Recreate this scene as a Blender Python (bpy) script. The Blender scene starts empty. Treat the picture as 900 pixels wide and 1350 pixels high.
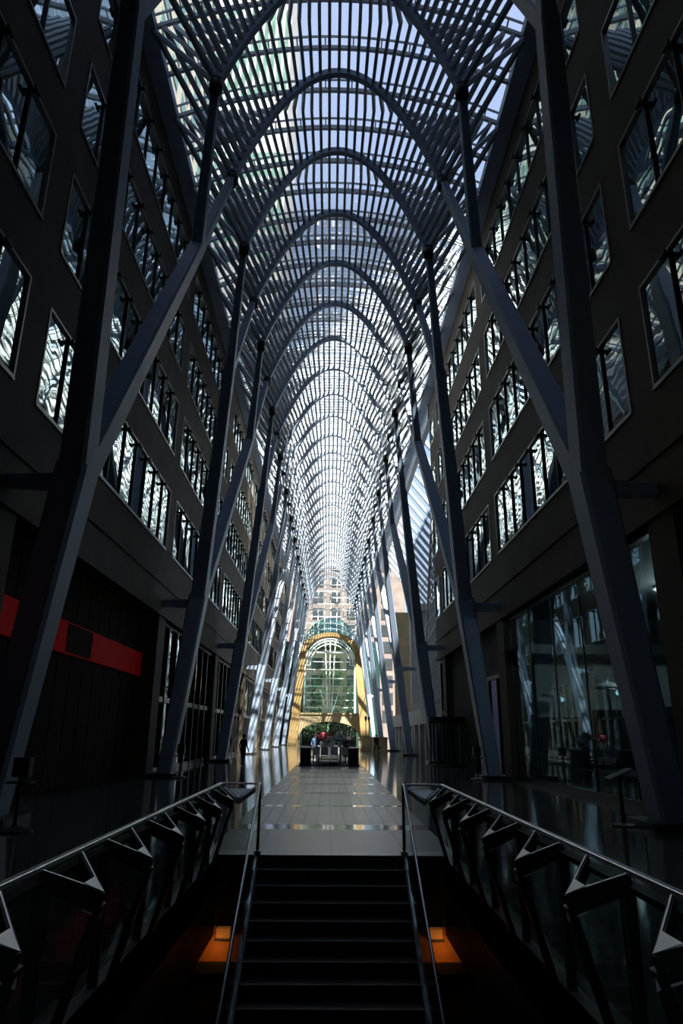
import bpy, bmesh, math, random
from mathutils import Vector, Matrix
rnd = random.Random(7)
S = bpy.context.scene
COL = S.collection
R = math.radians

# ------------------------------------------------------------------ camera
PITCH, YAW, ROLL = 17.97, 0.86, 0.5
cam_d = bpy.data.cameras.new('camera'); cam_d.lens = 24.0; cam_d.sensor_width = 36.0
cam_d.clip_start = 0.05; cam_d.clip_end = 2000
cam = bpy.data.objects.new('camera', cam_d); COL.objects.link(cam)
cam.matrix_world = (Matrix.Translation((-0.06, 0, 1.84)) @ Matrix.Rotation(R(-YAW), 4, 'Z')
                    @ Matrix.Rotation(R(90 + PITCH), 4, 'X') @ Matrix.Rotation(R(ROLL), 4, 'Z'))
S.camera = cam
# ------------------------------------------------------------------ colour management, sky, sun
S.view_settings.view_transform = 'Standard'; S.view_settings.look = 'None'
S.view_settings.gamma = 1.0; S.view_settings.use_curve_mapping = False
S.view_settings.exposure = 0.0
W = bpy.data.worlds.new('sky'); S.world = W; W.use_nodes = True
nt = W.node_tree; nt.nodes.clear()
wo = nt.nodes.new('ShaderNodeOutputWorld'); wb = nt.nodes.new('ShaderNodeBackground')
wt = nt.nodes.new('ShaderNodeTexCoord'); ws = nt.nodes.new('ShaderNodeSeparateXYZ')
wr = nt.nodes.new('ShaderNodeValToRGB')
wr.color_ramp.elements[0].position = 0.0; wr.color_ramp.elements[0].color = (0.75, 0.85, 0.95, 1)
wr.color_ramp.elements[1].position = 0.9; wr.color_ramp.elements[1].color = (0.52, 0.63, 0.96, 1)
e = wr.color_ramp.elements.new(0.45); e.color = (0.45, 0.62, 0.92, 1)
nt.links.new(wt.outputs['Generated'], ws.inputs[0]); nt.links.new(ws.outputs['Z'], wr.inputs[0])
nt.links.new(wr.outputs[0], wb.inputs[0]); wb.inputs[1].default_value = 1.1
nt.links.new(wb.outputs[0], wo.inputs[0])
SUN_DIR = Vector((-1.0, 2.0, -2.236 * math.tan(R(58))))      # the way the light travels
sd = bpy.data.lights.new('sun', 'SUN'); sd.energy = 28.0; sd.angle = R(0.53); sd.color = (1.0, 0.95, 0.86)
sun = bpy.data.objects.new('sun', sd); COL.objects.link(sun)
sun.rotation_euler = SUN_DIR.to_track_quat('-Z', 'Y').to_euler()
S.cycles.max_bounces = 8; S.cycles.transparent_max_bounces = 24
S.cycles.use_denoising = True

# ------------------------------------------------------------------ materials
MATS = {}
def mat(name, col, rough=0.5, metal=0.0, noise=0.0, nscale=3.0, bump=0.0, bscale=20.0, spec=0.5, emit=None, estr=0.0, col2=None):
    m = bpy.data.materials.new(name); m.use_nodes = True; MATS[name] = m
    t = m.node_tree; p = t.nodes['Principled BSDF']
    p.inputs['Base Color'].default_value = (*col, 1); p.inputs['Roughness'].default_value = rough
    p.inputs['Metallic'].default_value = metal; p.inputs['Specular IOR Level'].default_value = spec
    if emit: p.inputs['Emission Color'].default_value = (*emit, 1); p.inputs['Emission Strength'].default_value = estr
    tc = t.nodes.new('ShaderNodeTexCoord')
    if noise > 0 or col2:
        n = t.nodes.new('ShaderNodeTexNoise'); n.inputs['Scale'].default_value = nscale; n.inputs['Detail'].default_value = 5
        t.links.new(tc.outputs['Object'], n.inputs['Vector'])
        r = t.nodes.new('ShaderNodeValToRGB')
        c2 = col2 or tuple(min(1, c * (1 + noise)) for c in col); c1 = col if col2 else tuple(c * (1 - noise) for c in col)
        r.color_ramp.elements[0].position = 0.35; r.color_ramp.elements[0].color = (*c1, 1)
        r.color_ramp.elements[1].position = 0.65; r.color_ramp.elements[1].color = (*c2, 1)
        t.links.new(n.outputs['Fac'], r.inputs[0]); t.links.new(r.outputs[0], p.inputs['Base Color'])
    if bump > 0:
        n2 = t.nodes.new('ShaderNodeTexNoise'); n2.inputs['Scale'].default_value = bscale; n2.inputs['Detail'].default_value = 3
        t.links.new(tc.outputs['Object'], n2.inputs['Vector'])
        b = t.nodes.new('ShaderNodeBump'); b.inputs['Strength'].default_value = bump; b.inputs['Distance'].default_value = 0.05
        t.links.new(n2.outputs['Fac'], b.inputs['Height']); t.links.new(b.outputs[0], p.inputs['Normal'])
    return m

steel = mat('steel_paint', (0.265, 0.335, 0.445), 0.42, noise=0.05, nscale=1.5)
ribm = mat('rib_paint', (0.40, 0.43, 0.47), 0.5, noise=0.04)
framem = mat('glazing_frame_paint', (0.44, 0.455, 0.47), 0.4, noise=0.03)
whitem = mat('white_paint', (0.8, 0.81, 0.82), 0.4, noise=0.03)
stone = mat('wall_precast', (0.072, 0.053, 0.035), 0.7, spec=0.25, noise=0.18, nscale=0.8, bump=0.06, bscale=30)
pale_stone = mat('pale_limestone', (0.42, 0.43, 0.44), 0.75, noise=0.12, nscale=1.2, bump=0.1, bscale=14)
gold_stone = mat('ochre_limestone', (0.30, 0.20, 0.075), 0.7, noise=0.12, nscale=1.3)
cream_stone = mat('cream_limestone', (0.34, 0.27, 0.155), 0.7, noise=0.12, nscale=1.3)
black = mat('black_metal', (0.012, 0.012, 0.013), 0.35, noise=0.1)
blackrough = mat('black_matte', (0.014, 0.013, 0.013), 0.8, noise=0.15)
darkmetal = mat('dark_bracket_metal', (0.05, 0.05, 0.052), 0.4, 0.3, noise=0.1)
inox = mat('brushed_steel', (0.93, 0.92, 0.90), 0.38, 1.0, noise=0.05, nscale=30)
inoxplate = mat('satin_steel_plate', (0.55, 0.56, 0.55), 0.4, 0.6, noise=0.05, nscale=30)
alum = mat('window_aluminium', (0.30, 0.29, 0.27), 0.35, 0.5, noise=0.05)
stairm = mat('stair_granite', (0.035, 0.037, 0.036), 0.42, noise=0.35, nscale=60, bump=0.05, bscale=80)
curb = mat('opening_granite', (0.045, 0.047, 0.047), 0.35, noise=0.4, nscale=50)
brown = mat('brown_timber_panel', (0.020, 0.010, 0.004), 0.8, spec=0.1, noise=0.25, nscale=2)
redm = mat('red_sign_panel', (0.5, 0.004, 0.003), 0.7, noise=0.04, spec=0.1, emit=(1.0, 0.01, 0.008), estr=0.022)  # faint emission added so the red band reads brighter
greyp = mat('grey_sign_patch', (0.030, 0.013, 0.011), 0.8, noise=0.15, spec=0.1)
orange = mat('amber_glow_wall', (0.55, 0.22, 0.06), 0.7, noise=0.1)  # amber base colour stands in for lamp glow on the niche wall
shopwall = mat('shop_pale_lining', (0.45, 0.46, 0.44), 0.7, noise=0.1)
violet = mat('pale_violet_cladding', (0.50, 0.49, 0.70), 0.6, noise=0.08)
cloth = mat('white_cloth', (0.75, 0.76, 0.74), 0.8, noise=0.05)
brick = mat('far_brick_facade', (0.15, 0.122, 0.108), 0.8, noise=0.2, nscale=0.4)
far_win = mat('far_building_window', (0.035, 0.042, 0.045), 0.25, noise=0.3, nscale=0.2)
tower_cream = mat('tower_cream_cladding', (0.30, 0.275, 0.225), 0.7, noise=0.08, nscale=0.3)
tower_glass = mat('tower_green_glazing', (0.07, 0.14, 0.11), 0.25, noise=0.3, nscale=0.2)
tower_white = mat('tower_white_cladding', (0.26, 0.255, 0.25), 0.6, noise=0.12, nscale=0.3)
tower_dark = mat('tower_dark_cladding', (0.10, 0.10, 0.11), 0.6, noise=0.2, nscale=0.2)
soil = mat('planting_soil', (0.05, 0.035, 0.025), 0.9, noise=0.3)
leaf = mat('leaf_green', (0.045, 0.10, 0.035), 0.6, noise=0.5, nscale=3)
bark = mat('tree_bark', (0.10, 0.07, 0.05), 0.9, noise=0.3)
pink = mat('pink_petals', (0.75, 0.13, 0.18), 0.7, noise=0.25, nscale=20)
whitep = mat('white_petals', (0.78, 0.78, 0.74), 0.7, noise=0.1, nscale=20)
tan = mat('dried_tan_flowers', (0.42, 0.28, 0.16), 0.8, noise=0.25, nscale=20)
skin = mat('skin', (0.45, 0.27, 0.20), 0.6, noise=0.06)
hairm = mat('dark_hair', (0.02, 0.015, 0.012), 0.6, noise=0.2)
coat = mat('black_coat', (0.015, 0.015, 0.018), 0.8, noise=0.2)
bluec = mat('blue_shirt', (0.10, 0.16, 0.30), 0.8, noise=0.15)
pave_out = mat('street_paving', (0.25, 0.25, 0.24), 0.8, noise=0.15)

def glass_mat(name, tint, refl, trans, wav=0.0, wscale=0.6, rough=0.0):
    """thin pane: part clear, part mirror (more at grazing)"""
    m = bpy.data.materials.new(name); m.use_nodes = True; t = m.node_tree; t.nodes.clear()
    o = t.nodes.new('ShaderNodeOutputMaterial'); mx = t.nodes.new('ShaderNodeMixShader')
    tr = t.nodes.new('ShaderNodeBsdfTransparent'); tr.inputs[0].default_value = (*trans, 1)
    gl = t.nodes.new('ShaderNodeBsdfGlossy'); gl.inputs['Color'].default_value = (*tint, 1); gl.inputs['Roughness'].default_value = rough
    lw = t.nodes.new('ShaderNodeLayerWeight'); lw.inputs[0].default_value = 0.25
    mr = t.nodes.new('ShaderNodeMapRange'); mr.inputs['To Min'].default_value = refl; mr.inputs['To Max'].default_value = min(1, refl + 0.6)
    t.links.new(lw.outputs['Fresnel'], mr.inputs[0]); t.links.new(mr.outputs[0], mx.inputs[0])
    t.links.new(tr.outputs[0], mx.inputs[1]); t.links.new(gl.outputs[0], mx.inputs[2]); t.links.new(mx.outputs[0], o.inputs[0])
    return m
roof_glass = glass_mat('roof_glass', (0.9, 0.95, 1.0), 0.03, (0.93, 0.96, 0.97))
fan_glass = glass_mat('fan_window_glass', (0.75, 0.95, 0.88), 0.22, (0.55, 0.66, 0.60))
guard_glass = glass_mat('guard_glass', (0.85, 0.95, 0.92), 0.008, (0.86, 0.90, 0.88))
shop_glass = glass_mat('shop_glass', (0.5, 0.62, 0.68), 0.06, (0.60, 0.68, 0.68))

def mirror_window(name, tint, base, refl, wav, wscale):
    m = bpy.data.materials.new(name); m.use_nodes = True; t = m.node_tree; t.nodes.clear()
    o = t.nodes.new('ShaderNodeOutputMaterial'); mx = t.nodes.new('ShaderNodeMixShader')
    df = t.nodes.new('ShaderNodeBsdfDiffuse'); df.inputs[0].default_value = (*base, 1)
    gl = t.nodes.new('ShaderNodeBsdfGlossy'); gl.inputs['Color'].default_value = (*tint, 1); gl.inputs['Roughness'].default_value = 0.015
    lw = t.nodes.new('ShaderNodeLayerWeight'); lw.inputs[0].default_value = 0.3
    mr = t.nodes.new('ShaderNodeMapRange'); mr.inputs['To Min'].default_value = refl; mr.inputs['To Max'].default_value = 1.0
    tc = t.nodes.new('ShaderNodeTexCoord'); n = t.nodes.new('ShaderNodeTexNoise'); n.inputs['Scale'].default_value = wscale; n.inputs['Detail'].default_value = 2.0
    b = t.nodes.new('ShaderNodeBump'); b.inputs['Strength'].default_value = wav; b.inputs['Distance'].default_value = 0.1
    t.links.new(tc.outputs['Object'], n.inputs['Vector']); t.links.new(n.outputs['Fac'], b.inputs['Height']); t.links.new(b.outputs[0], gl.inputs['Normal'])
    t.links.new(lw.outputs['Fresnel'], mr.inputs[0]); t.links.new(mr.outputs[0], mx.inputs[0])
    t.links.new(df.outputs[0], mx.inputs[1]); t.links.new(gl.outputs[0], mx.inputs[2]); t.links.new(mx.outputs[0], o.inputs[0])
    return m
win_glass = mirror_window('office_window_glass', (0.86, 1.0, 0.96), (0.006, 0.012, 0.012), 0.78, 0.10, 0.45)
far_glass = mirror_window('far_glazing', (0.55, 0.75, 0.72), (0.02, 0.06, 0.06), 0.35, 0.4, 0.8)
front_glass = mirror_window('storefront_dark_glass', (0.7, 0.8, 0.8), (0.006, 0.006, 0.006), 0.06, 0.15, 0.8)

def floor_mat():
    m = bpy.data.materials.new('floor_granite'); m.use_nodes = True; t = m.node_tree; p = t.nodes['Principled BSDF']
    tc = t.nodes.new('ShaderNodeTexCoord')
    # wide dark slabs
    def bricks(c1, c2, mort, w, h, off, ms):
        b = t.nodes.new('ShaderNodeTexBrick'); b.offset = off; b.inputs['Color1'].default_value = (*c1, 1); b.inputs['Color2'].default_value = (*c2, 1)
        b.inputs['Mortar'].default_value = (*mort, 1); b.inputs['Scale'].default_value = 1.0; b.inputs['Mortar Size'].default_value = ms
        b.inputs['Brick Width'].default_value = w; b.inputs['Row Height'].default_value = h
        t.links.new(tc.outputs['Object'], b.inputs['Vector']); return b
    a = bricks((0.06, 0.06, 0.056), (0.075, 0.073, 0.067), (0.02, 0.02, 0.02), 1.2, 1.2, 0, 0.012)
    c = bricks((0.24, 0.23, 0.20), (0.30, 0.28, 0.25), (0.03, 0.03, 0.03), 0.29, 1.025, 0, 0.026)
    sep = t.nodes.new('ShaderNodeSeparateXYZ'); t.links.new(tc.outputs['Object'], sep.inputs[0])
    def math_(op, a_, b_):
        n = t.nodes.new('ShaderNodeMath'); n.operation = op
        for i, v in enumerate((a_, b_)):
            if isinstance(v, (int, float)): n.inputs[i].default_value = v
            elif v is not None: t.links.new(v, n.inputs[i])
        return n.outputs[0]
    ax = math_('ABSOLUTE', sep.outputs['X'], None)
    strip = math_('MULTIPLY', math_('LESS_THAN', ax, 2.0), math_('GREATER_THAN', sep.outputs['Y'], 15.0))
    edge = math_('MULTIPLY', math_('GREATER_THAN', ax, 1.66), strip)
    landing = math_('MULTIPLY', math_('LESS_THAN', ax, 2.0), math_('LESS_THAN', sep.outputs['Y'], 15.0))
    mixc = t.nodes.new('ShaderNodeMix'); mixc.data_type = 'RGBA'
    t.links.new(strip, mixc.inputs[0]); ld_ = bricks((0.14, 0.14, 0.132), (0.165, 0.163, 0.152), (0.03, 0.03, 0.03), 1.2, 6.0, 0, 0.012)
    mixl = t.nodes.new('ShaderNodeMix'); mixl.data_type = 'RGBA'
    t.links.new(landing, mixl.inputs[0]); t.links.new(a.outputs['Color'], mixl.inputs[6]); t.links.new(ld_.outputs['Color'], mixl.inputs[7])
    t.links.new(mixl.outputs[2], mixc.inputs[6]); t.links.new(c.outputs['Color'], mixc.inputs[7])
    mix2 = t.nodes.new('ShaderNodeMix'); mix2.data_type = 'RGBA'; mix2.inputs[7].default_value = (0.22, 0.15, 0.095, 1)
    t.links.new(math_('MULTIPLY', edge, 0.8), mix2.inputs[0]); t.links.new(mixc.outputs[2], mix2.inputs[6])
    t.links.new(mix2.outputs[2], p.inputs['Base Color'])
    band = math_('LESS_THAN', math_('MODULO', math_('SUBTRACT', sep.outputs['Y'], 15.5), 4.1), 0.3)
    ro = math_('ADD', math_('MULTIPLY', math_('MULTIPLY', strip, math_('SUBTRACT', 1.0, band)), 0.22), math_('ADD', math_('MULTIPLY', landing, 0.24), 0.08)); t.links.new(ro, p.inputs['Roughness'])
    n = t.nodes.new('ShaderNodeTexNoise'); n.inputs['Scale'].default_value = 4.0
    t.links.new(tc.outputs['Object'], n.inputs['Vector'])
    bp = t.nodes.new('ShaderNodeBump'); bp.inputs['Strength'].default_value = 0.05; bp.inputs['Distance'].default_value = 0.02
    t.links.new(n.outputs['Fac'], bp.inputs['Height']); t.links.new(bp.outputs[0], p.inputs['Normal'])
    return m
floorm = floor_mat()

# ------------------------------------------------------------------ mesh helpers
class MB:
    def __init__(s): s.v = []; s.f = []
    def add(s, vs, fs):
        o = len(s.v); s.v += [tuple(v) for v in vs]; s.f += [[i + o for i in f] for f in fs]; return s
    def box(s, x0, x1, y0, y1, z0, z1):
        if x0 > x1: x0, x1 = x1, x0
        if y0 > y1: y0, y1 = y1, y0
        return s.add([(x0,y0,z0),(x1,y0,z0),(x1,y1,z0),(x0,y1,z0),(x0,y0,z1),(x1,y0,z1),(x1,y1,z1),(x0,y1,z1)],
              [(0,3,2,1),(4,5,6,7),(0,1,5,4),(1,2,6,5),(2,3,7,6),(3,0,4,7)])
    def bar(s, p, q, w0, d0, w1=None, d1=None, side=None, ch=0.0):
        """bar from p to q; w = width along the side axis, d = depth across"""
        p, q = Vector(p), Vector(q); w1 = w0 if w1 is None else w1; d1 = d0 if d1 is None else d1
        ax = (q - p).normalized(); sd_ = Vector(side) if side is not None else (Vector((1,0,0)) if abs(ax.x) < 0.9 else Vector((0,1,0)))
        sd_ = (sd_ - ax * sd_.dot(ax)).normalized(); up = ax.cross(sd_)
        def ring(c, w, d):
            w, d = w / 2, d / 2
            if ch <= 0: pts = [(-w,-d),(w,-d),(w,d),(-w,d)]
            else:
                k = ch; pts = [(-w,-d*(1-k)),(-w*(1-k),-d),(w*(1-k),-d),(w,-d*(1-k)),(w,d*(1-k)),(w*(1-k),d),(-w*(1-k),d),(-w,d*(1-k))]
            return [c + sd_ * a + up * b for a, b in pts]
        r0, r1 = ring(p, w0, d0), ring(q, w1, d1); n = len(r0)
        return s.add(r0 + r1, [[i, (i+1) % n, n + (i+1) % n, n + i] for i in range(n)] + [list(range(n))[::-1], list(range(n, 2*n))])
    def tube(s, pts, r, n=8, r1=None):
        pts = [Vector(p) for p in pts]; m = len(pts); rings = []; ref = None
        for i, p in enumerate(pts):
            a = (pts[min(i+1, m-1)] - pts[max(i-1, 0)]).normalized()
            if ref is None: ref = Vector((0,0,1)) if abs(a.z) < 0.9 else Vector((1,0,0))
            u = (ref - a * ref.dot(a)).normalized(); w = a.cross(u); ref = u
            rr = r if r1 is None else r + (r1 - r) * i / (m - 1)
            rings.append([p + u * (math.cos(2*math.pi*k/n) * rr) + w * (math.sin(2*math.pi*k/n) * rr) for k in range(n)])
        vs = [v for g in rings for v in g]
        fs = [[i*n+k, i*n+(k+1) % n, (i+1)*n+(k+1) % n, (i+1)*n+k] for i in range(m-1) for k in range(n)]
        fs += [list(range(n))[::-1], [(m-1)*n+k for k in range(n)]]
        return s.add(vs, fs)
    def sweep(s, pts, w, d, side):
        """rectangular section swept along pts; side = fixed width axis"""
        pts = [Vector(p) for p in pts]; m = len(pts); sd_ = Vector(side); vs = []
        for i, p in enumerate(pts):
            a = (pts[min(i+1, m-1)] - pts[max(i-1, 0)]).normalized(); up = a.cross(sd_).normalized()
            vs += [p - sd_*w/2 - up*d/2, p + sd_*w/2 - up*d/2, p + sd_*w/2 + up*d/2, p - sd_*w/2 + up*d/2]
        fs = [[i*4+k, i*4+(k+1) % 4, (i+1)*4+(k+1) % 4, (i+1)*4+k] for i in range(m-1) for k in range(4)]
        fs += [[3,2,1,0], [(m-1)*4+k for k in range(4)]]
        return s.add(vs, fs)
    def lathe(s, prof, c=(0,0,0), n=16):
        vs = []; m = len(prof)
        for r, z in prof: vs += [(c[0] + r*math.cos(2*math.pi*k/n), c[1] + r*math.sin(2*math.pi*k/n), c[2] + z) for k in range(n)]
        fs = [[i*n+k, i*n+(k+1) % n, (i+1)*n+(k+1) % n, (i+1)*n+k] for i in range(m-1) for k in range(n)]
        fs += [list(range(n))[::-1], [(m-1)*n+k for k in range(n)]]
        return s.add(vs, fs)
    def prism(s, poly, y0, y1):
        """poly in XZ, extruded along Y"""
        n = len(poly)
        vs = [(x, y0, z) for x, z in poly] + [(x, y1, z) for x, z in poly]
        return s.add(vs, [list(range(n)), list(range(n, 2*n))[::-1]] + [[i, n+i, n+(i+1) % n, (i+1) % n] for i in range(n)])
    def blob(s, c, r, n=7, jit=0.25, sq=1.0):
        vs = []; rows = n
        for i in range(1, rows):
            th = math.pi * i / rows
            for k in range(n + 2):
                ph = 2*math.pi*k/(n+2); q = r * (1 + rnd.uniform(-jit, jit))
                vs.append((c[0] + q*math.sin(th)*math.cos(ph), c[1] + q*math.sin(th)*math.sin(ph), c[2] + q*math.cos(th)*sq))
        K = n + 2; fs = [[i*K+k, (i+1)*K+k, (i+1)*K+(k+1) % K, i*K+(k+1) % K] for i in range(rows-2) for k in range(K)]
        fs += [list(range(K)), [(rows-2)*K+k for k in range(K)][::-1]]
        return s.add(vs, fs)
    def build(s, name, m, parent=None, loc=None, smooth=False):
        me = bpy.data.meshes.new(name); me.from_pydata(s.v, [], s.f)
        bm = bmesh.new(); bm.from_mesh(me); bmesh.ops.recalc_face_normals(bm, faces=bm.faces); bm.to_mesh(me); bm.free()
        me.materials.append(m); o = bpy.data.objects.new(name, me); COL.objects.link(o)
        if smooth: me.polygons.foreach_set('use_smooth', [True] * len(me.polygons))
        if parent: o.parent = parent
        if loc: o.location = loc
        return o
def tag(o, label=None, cat=None, group=None, kind=None):
    if label: o['label'] = label
    if cat: o['category'] = cat
    if group: o['group'] = group
    if kind: o['kind'] = kind
    return o
def empty(name, loc, label, cat, group=None, rz=0.0):
    o = bpy.data.objects.new(name, None); COL.objects.link(o); o.location = loc; o.rotation_euler = (0, 0, rz)
    o.empty_display_size = 0.2
    return tag(o, label, cat, group, 'thing')
def copy_tree(o, parent=None):
    c = o.copy(); COL.objects.link(c)
    if parent: c.parent = parent
    for ch in list(o.children): copy_tree(ch, c)
    return c
def struct(o): o['kind'] = 'structure'; return o
ORD = ['first', 'second', 'third', 'fourth', 'fifth', 'sixth', 'seventh', 'eighth', 'ninth', 'tenth', 'eleventh', 'twelfth', 'thirteenth',
       'fourteenth', 'fifteenth', 'sixteenth', 'seventeenth', 'eighteenth', 'nineteenth', 'twentieth', 'twenty-first', 'twenty-second',
       'twenty-third', 'twenty-fourth', 'twenty-fifth', 'twenty-sixth', 'twenty-seventh', 'twenty-eighth', 'twenty-ninth', 'thirtieth']

# ------------------------------------------------------------------ dimensions of the hall
BAY, Y0, NB = 16.4, 15.7, 7            # column bay, first column, number of column pairs
STEP = BAY / 4
XW = 7.9                               # inner face of the side walls
ROWS = [(10.05, 13.0), (14.85, 17.7), (19.45, 22.1), (24.0, 26.5)]
WTOP = 28.3
YEND = Y0 + BAY * 6 + 8.2              # 122.3
OPEN_Y0, OPEN_Y1, OPEN_X = 0.9, 11.98, 1.78      # the stair opening
STAIR_X = 1.17

# ------------------------------------------------------------------ floor, stair well, lower level
f = MB()
f.box(-13, -OPEN_X, OPEN_Y0, OPEN_Y1, -0.45, 0); f.box(OPEN_X, 20, OPEN_Y0, OPEN_Y1, -0.45, 0)
f.box(-13, 20, -5, OPEN_Y0, -0.45, 0); f.box(-13, 20, OPEN_Y1, 140, -0.45, 0)
struct(f.build('floor', floorm))
lw = MB()
lw.box(-OPEN_X - 0.02, -OPEN_X + 0.0, OPEN_Y0, OPEN_Y1, -1.1, -0.002); lw.box(OPEN_X, OPEN_X + 0.02, OPEN_Y0, OPEN_Y1, -1.1, -0.002)
struct(lw.build('trim_1', curb))
lf = MB(); lf.box(-7, 7, -5, 24, -5.2, -5.0); struct(lf.build('floor_lower', blackrough))
ll = MB(); ll.box(-7.2, -7, -5, 24, -5, -0.45); ll.box(7, 7.2, -5, 24, -5, -0.45); ll.box(-7, 7, 23.8, 24, -5, -0.45); ll.box(-7, 7, -5.2, -5, -5, -0.45)
struct(ll.build('wall_lower', blackrough))

# stairs: 27 risers climbing away from the camera
RISE, RUN, NST = 0.165, 0.29, 27
st = empty('staircase', (0, OPEN_Y1, 0), 'dark granite staircase climbing to the main floor between glass balustrades', 'staircase')
for i in range(1, NST + 1):
    b = MB(); z = -RISE * i; y = -RUN * i
    b.box(-STAIR_X + 0.03, STAIR_X - 0.03, y, y + RUN + 0.0, z - RISE - 0.06, z)
    # nosing strip standing slightly proud
    b.box(-STAIR_X + 0.03, STAIR_X - 0.03, y - 0.018, y + 0.03, z - 0.035, z + 0.003)
    b.build('step', stairm, st)
for sx in (-1, 1):
    b = MB(); L = NST
    prof = [(0, 0.0), (-RUN * L, -RISE * L), (-RUN * L, -RISE * L - 0.5), (0, -0.5)]
    x = sx * (STAIR_X + 0.0)
    vs = [(x - 0.03, y, z) for y, z in prof] + [(x + 0.03, y, z) for y, z in prof]
    b.add(vs, [[0,1,2,3],[7,6,5,4]] + [[i, 4+i, 4+(i+1) % 4, (i+1) % 4] for i in range(4)])
    b.build('stringer', curb, st)
for sx, nm in ((-1, 'beside the red-banded storefront side'), (1, 'beside the glazed shop side')):
    root = empty('stair_balustrade', (sx * STAIR_X, OPEN_Y1, 0), 'sloping glass stair balustrade with thin steel handrail, ' + nm, 'balustrade', 'stair balustrades')
    sl = RISE / RUN; n = 26
    b = MB(); b.tube([(0, 0.02, 1.05), (0, -0.06, 1.03)] + [(0, -RUN * n, 1.03 - sl * (RUN * n - 0.06))], 0.021, 10); b.build('handrail', inox, root, smooth=True)
    b = MB()
    vs = []
    for x in (-0.006, 0.006): vs += [(x, -0.05, 0.02), (x, -RUN*n, -sl*RUN*n + 0.02), (x, -RUN*n, 1.0 - sl*RUN*n), (x, -0.05, 1.0)]
    b.add(vs, [[0,1,2,3],[7,6,5,4],[0,4,5,1],[1,5,6,2],[2,6,7,3],[3,7,4,0]]); b.build('glass_panel', guard_glass, root)
    b = MB(); b.box(-0.025, 0.025, 0.0, 0.06, 0.0, 1.04); b.build('newel_post', darkmetal, root)
    b = MB(); b.box(-0.05, 0.05, -0.05, 0.12, 0.0, 0.06); b.build('base_shoe', inoxplate, root)

# guard rails on both sides of the opening
def guard(sx, where):
    root = empty('guard_rail', (sx * 1.80, OPEN_Y0, 0), 'steel guard rail with glass and forked dark brackets, ' + where, 'railing', 'guard rails around the stair opening')
    X = lambda x: sx * (x - 1.80)       # x measured from the hall axis
    Y = lambda y: y - OPEN_Y0
    b = MB(); b.bar((X(1.80), Y(1.2), 1.05), (X(1.80), Y(11.98), 1.05), 0.052, 0.03, side=(1, 0, 0), ch=0.2); b.bar((X(1.82), Y(11.98), 1.05), (X(1.22), Y(11.98), 1.05), 0.045, 0.03, side=(0, 1, 0), ch=0.2); b.build('handrail', inox, root)
    b = MB(); b.box(X(1.74), X(1.84), Y(1.2), Y(11.9), 0.95, 0.985); b.build('rail_shoe', black, root)
    pos = [3.71 + 1.262 * i - 1.262 for i in range(8)]
    cuts = [1.2] + [p + 0.63 for p in pos[:-1]] + [11.9]
    for y0, y1 in zip(cuts, cuts[1:]):
        b = MB(); b.box(X(1.845), X(1.857), Y(y0 + 0.01), Y(y1 - 0.01), 0.04, 0.95); b.build('glass_panel', guard_glass, root)
    b = MB(); b.box(X(1.24), X(1.76), Y(12.01), Y(12.022), 0.06, 0.98); b.build('glass_panel', guard_glass, root)
    for y in pos:
        if y > 11.6: continue
        tip = Vector((X(1.51), Y(y), 0.79)); br = MB()
        a0, a1 = Vector((X(1.79), Y(y - 0.36), 0.99)), Vector((X(1.79), Y(y + 0.36), 0.99))
        # flat blades of the fork: thin plates seen edge-on from above
        for a in (a0, a1):
            br.bar(a, tip, 0.10, 0.028, 0.13, 0.032, side=(0, 0, 1))
        br.bar(tip + Vector((0, 0, 0.0)), Vector((X(1.74), Y(y), 0.02)), 0.10, 0.05, 0.11, 0.05, side=(0, 1, 0), ch=0.2)
        o = br.build('bracket', black, root)
        tp = MB(); m0 = tip + (a0 - tip) * 0.30; m1 = tip + (a1 - tip) * 0.30; tt = tip + (tip - (a0 + a1) / 2) * 0.06
        up = Vector((0, 0, 0.078))
        tp.add([tt + up, m0 + up, m1 + up, tt - up, m0 - up, m1 - up], [[0,1,2],[5,4,3],[0,3,4,1],[1,4,5,2],[2,5,3,0]])
        tp.build('tip_plate', inoxplate, o)
        ed = MB()
        for a in (a0, a1): ed.bar(a + Vector((0, 0, 0.056)), tip + Vector((0, 0, 0.071)), 0.013, 0.010, side=(0, 1, 0))
        ed.build('edge_strip', inoxplate, o)
        ps = MB(); ps.bar((X(1.82), Y(y - 0.2), 0.95), (X(1.82), Y(y - 0.2), 0.0), 0.05, 0.10, 0.05, 0.07, side=(0, 1, 0), ch=0.3); ps.build('post', black, root)
    b = MB(); tipx = X(1.48); b.bar((X(1.74), Y(11.9), 0.97), (tipx, Y(11.72), 0.80), 0.03, 0.1); b.bar((X(1.24), Y(11.9), 0.97), (tipx, Y(11.72), 0.80), 0.03, 0.1)
    b.add([(tipx, Y(11.66), 0.86), (X(1.66), Y(11.9), 0.98), (X(1.30), Y(11.9), 0.98), (tipx, Y(11.66), 0.84), (X(1.66), Y(11.9), 0.96), (X(1.30), Y(11.9), 0.96)], [[0,1,2],[5,4,3],[0,3,4,1],[1,4,5,2],[2,5,3,0]])
    b.build('end_bracket', inoxplate, root)
guard(-1, 'beside the red-banded storefront side'); guard(1, 'beside the glazed shop side')

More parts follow.
